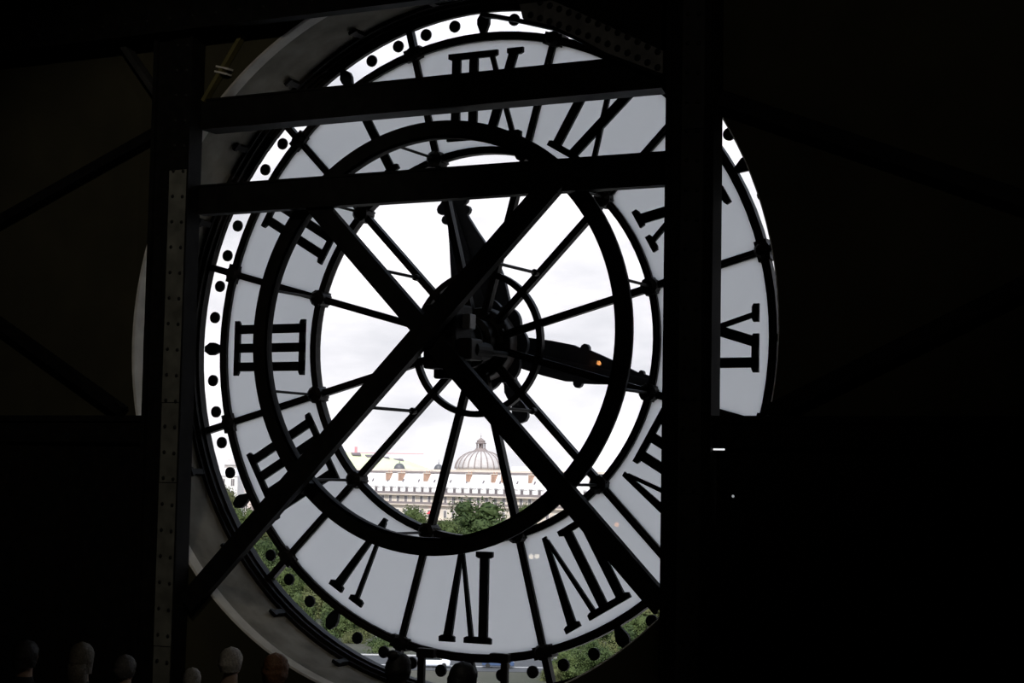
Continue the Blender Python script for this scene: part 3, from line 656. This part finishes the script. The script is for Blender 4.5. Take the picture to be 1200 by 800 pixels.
def body_mesh(seed, pose):
    rg = random.Random(seed); V = []; R_ = []; Ed = []
    def v(p, r, par=None):
        V.append(p); R_.append(r); i_ = len(V)-1
        if par is not None: Ed.append((par, i_))
        return i_
    pel = v((0, 0, .95), (.155, .115)); wa = v((0, .0, 1.12), (.14, .10), pel); chs = v((0, -.01, 1.30), (.165, .115), wa); ne = v((0, -.005, 1.43), (.085, .075), chs); nk = v((0, .01, 1.51), (.064, .064), ne); v((0, .03, 1.58), (.066, .07), nk)
    for s_ in (-1, 1):
        hp = v((s_*.09, 0, .86), (.10, .105), pel); kn = v((s_*.10, .02, .50), (.062, .066), hp); an = v((s_*.10, -.02, .10), (.043, .048), kn); v((s_*.115, .14, .04), (.042, .032), v((s_*.105, .03, .05), (.042, .042), an))
        sh = v((s_*.19, -.01, 1.36), (.065, .065), chs)
        if pose == 1:   el = v((s_*.25, .08, 1.10), (.046, .046), sh); wr = v((s_*.10, .30, 1.22), (.032, .032), el); dv = Vector((-s_*.35, .25, .9)).normalized()
        else: el = v((s_*.235, -.04, 1.09), (.047, .047), sh); wr = v((s_*.245, .03, .85), (.032, .030), el); dv = Vector((0, .12, -1)).normalized()
        wv = Vector(V[wr]); lat = Vector((0, 1, 0)) if pose != 1 else Vector((s_, 0, .3)).normalized()
        pa = v(tuple(wv+dv*.07), (.034, .024), wr)
        for k_, ln in ((-1.5, .070), (-.5, .085), (.5, .080), (1.5, .062)):
            b0 = wv+dv*.095+lat*k_*.017; f1 = v(tuple(b0), (.010, .010), pa); f2 = v(tuple(b0+dv*ln*.55+Vector((-s_*.006, 0, 0))), (.0085, .0085), f1); v(tuple(b0+dv*ln+Vector((-s_*.02, 0, 0))), (.0075, .0075), f2)
        t1 = v(tuple(wv+dv*.035+lat*.036), (.011, .011), pa); v(tuple(wv+dv*.085+lat*.055), (.009, .009), t1)
    me = bpy.data.meshes.new('skeleton'); me.from_pydata(V, Ed, []); ob = bpy.data.objects.new('skeleton', me); COL.objects.link(ob)
    md = ob.modifiers.new('skin', 'SKIN'); md.use_smooth_shade = True
    for i_, r in enumerate(R_): me.skin_vertices[0].data[i_].radius = r
    me.skin_vertices[0].data[0].use_root = True
    sb_ = ob.modifiers.new('sub', 'SUBSURF'); sb_.levels = 1; sb_.render_levels = 1
    dg = bpy.context.evaluated_depsgraph_get(); out = bpy.data.meshes.new_from_object(ob.evaluated_get(dg))
    bpy.data.objects.remove(ob)
    # head: shaped egg with jaw, nose, ears, eyes, merged into the same mesh (facing +Y)
    bm = bmesh.new(); bm.from_mesh(out)
    def egg(c_, s_, u=16, w=12, f=None):
        g = bmesh.ops.create_uvsphere(bm, u_segments=u, v_segments=w, radius=1)
        for q in g['verts']:
            x_, y_, z_ = q.co
            if f: x_, y_, z_ = f(x_, y_, z_)
            q.co = Vector((c_[0]+x_*s_[0], c_[1]+y_*s_[1], c_[2]+z_*s_[2]))
        for q in g['verts']:
            for fc in q.link_faces: fc.smooth = True
    egg((0, .025, 1.635), (.082, .104, .122), 20, 14, lambda x_, y_, z_: (x_*(1-.22*max(0, -z_)), y_*(1-.1*max(0, -z_))+.12*max(0, -z_), z_))
    egg((0, .125, 1.62), (.014, .022, .026), 8, 6)
    egg((0, .112, 1.567), (.025, .012, .008), 8, 6)
    for s_ in (-1, 1):
        egg((s_*.077, .02, 1.63), (.010, .020, .032), 8, 6); egg((s_*.03, .108, 1.645), (.012, .010, .009), 8, 6)
    bm.to_mesh(out); bm.free(); return out
def hair_mesh(style, seed):
    rg = random.Random(seed); mb = MB(); n_, k_ = 22, 12; vs = []; c = Vector((0, .018, 1.645))
    low = {'short': -.62, 'bob': -.85, 'long': -1.0, 'updo': -.6, 'curly': -.8, 'bald': -.1}[style]
    pf = []
    for j in range(k_+1):
        z = 1-(1-low)*j/k_
        for i_ in range(n_):
            t = 2*pi*i_/n_; face = max(0, sin(t))                       # +Y is the face: keep it clear
            zz = z if face < .35 else max(z, .12+.5*(face-.35))
            r = math.sqrt(max(0, 1-min(1, abs(zz))**2.05)) if zz > -.2 else (.98-.08*(-.2-zz) if style in ('bob', 'long') else .98-.42*(-.2-zz))
            jt = 1+rg.uniform(-.05, .05)*(2.2 if style == 'curly' else 1)
            sc = 1.16 if style in ('curly', 'bob') else 1.10
            back = .02*max(0, -sin(t))*(1 if zz < 0 else .3)
            vs.append((c.x+r*cos(t)*.086*sc*jt, c.y+r*sin(t)*.106*sc*jt-back, c.z+zz*.122*(1.08 if style != 'curly' else 1.14)))
    fs = [(j*n_+i_, j*n_+(i_+1) % n_, (j+1)*n_+(i_+1) % n_, (j+1)*n_+i_) for j in range(k_) for i_ in range(n_)]
    mb.add(vs, fs)
    if style == 'long': mb.lathe([(.03, -.36), (.07, -.30), (.085, -.1), (.08, .0)], (0, -.035, 1.60), 14)
    if style == 'updo': mb.lathe([(.005, 0), (.035, .01), (.05, .035), (.035, .065), (.005, .075)], (0, -.07, 1.72), 14)
    me = mb.mesh('hair', [], True); return me
def person(px, py, y, coat, legs, hair, hcol, label, pose=0, turn=0, seed=1):
    """py: picture row of the crown of the head; the figure is scaled so that its feet stand on the floor"""
    v = RGT*((px-600)/FPX)-UP*((py-400)/FPX)+fwd; p = CAM+v*((y-CAM.y)/v.y); s_ = (p.z-Z0)/1.772
    o = link('person', None, None, (p.x, p.y, Z0), (0, 0, radians(turn))); o.scale = (s_, s_, s_); tag(o, label, 'person', 'visitors at the foot of the clock')
    me = body_mesh(seed, pose); me.materials.clear(); me.materials.append(person_material('clothing_%d' % seed, coat, legs)); link('body', me, o)
    hm = hair_mesh(hair, seed); hm.materials.append(mat('hair_%d' % seed, hcol, .6, noise=.4, nscale=60, bump=.5)); link('hair', hm, o)
person(270, 758, -2.7, (.05, .06, .09), (.03, .03, .04), 'short', (.5, .46, .40), 'grey haired visitor in a dark blue top below the opening edge', seed=1)
person(322, 766, -3.3, (.05, .03, .03), (.03, .03, .04), 'curly', (.24, .11, .05), 'visitor with curly reddish brown hair near the pale opening edge', seed=2, turn=8)
person(225, 782, -2.2, (.06, .06, .06), (.03, .03, .04), 'short', (.34, .32, .28), 'shorter visitor with thin grey hair low at the left post foot', seed=3, turn=20)
person(146, 767, -2.9, (.03, .03, .03), (.02, .02, .03), 'short', (.10, .09, .08), 'dark haired visitor left of the iron post', seed=4, turn=0)
person(95, 752, -3.5, (.04, .04, .04), (.03, .03, .03), 'long', (.13, .11, .08), 'tall visitor with long dark blond hair further left', seed=5, turn=5)
person(30, 750, -3.2, (.03, .03, .03), (.03, .03, .03), 'bob', (.03, .025, .02), 'visitor in shadow in the far left corner', seed=6, turn=-10)
person(466, 764, -3.0, (.012, .012, .014), (.02, .02, .02), 'updo', (.015, .012, .01), 'dark silhouetted visitor with pinned up hair under the clock', seed=7, pose=1)
person(541, 775, -3.4, (.012, .012, .012), (.02, .02, .02), 'bob', (.012, .011, .01), 'dark silhouetted visitor with bobbed hair between the hatch stays', seed=8)
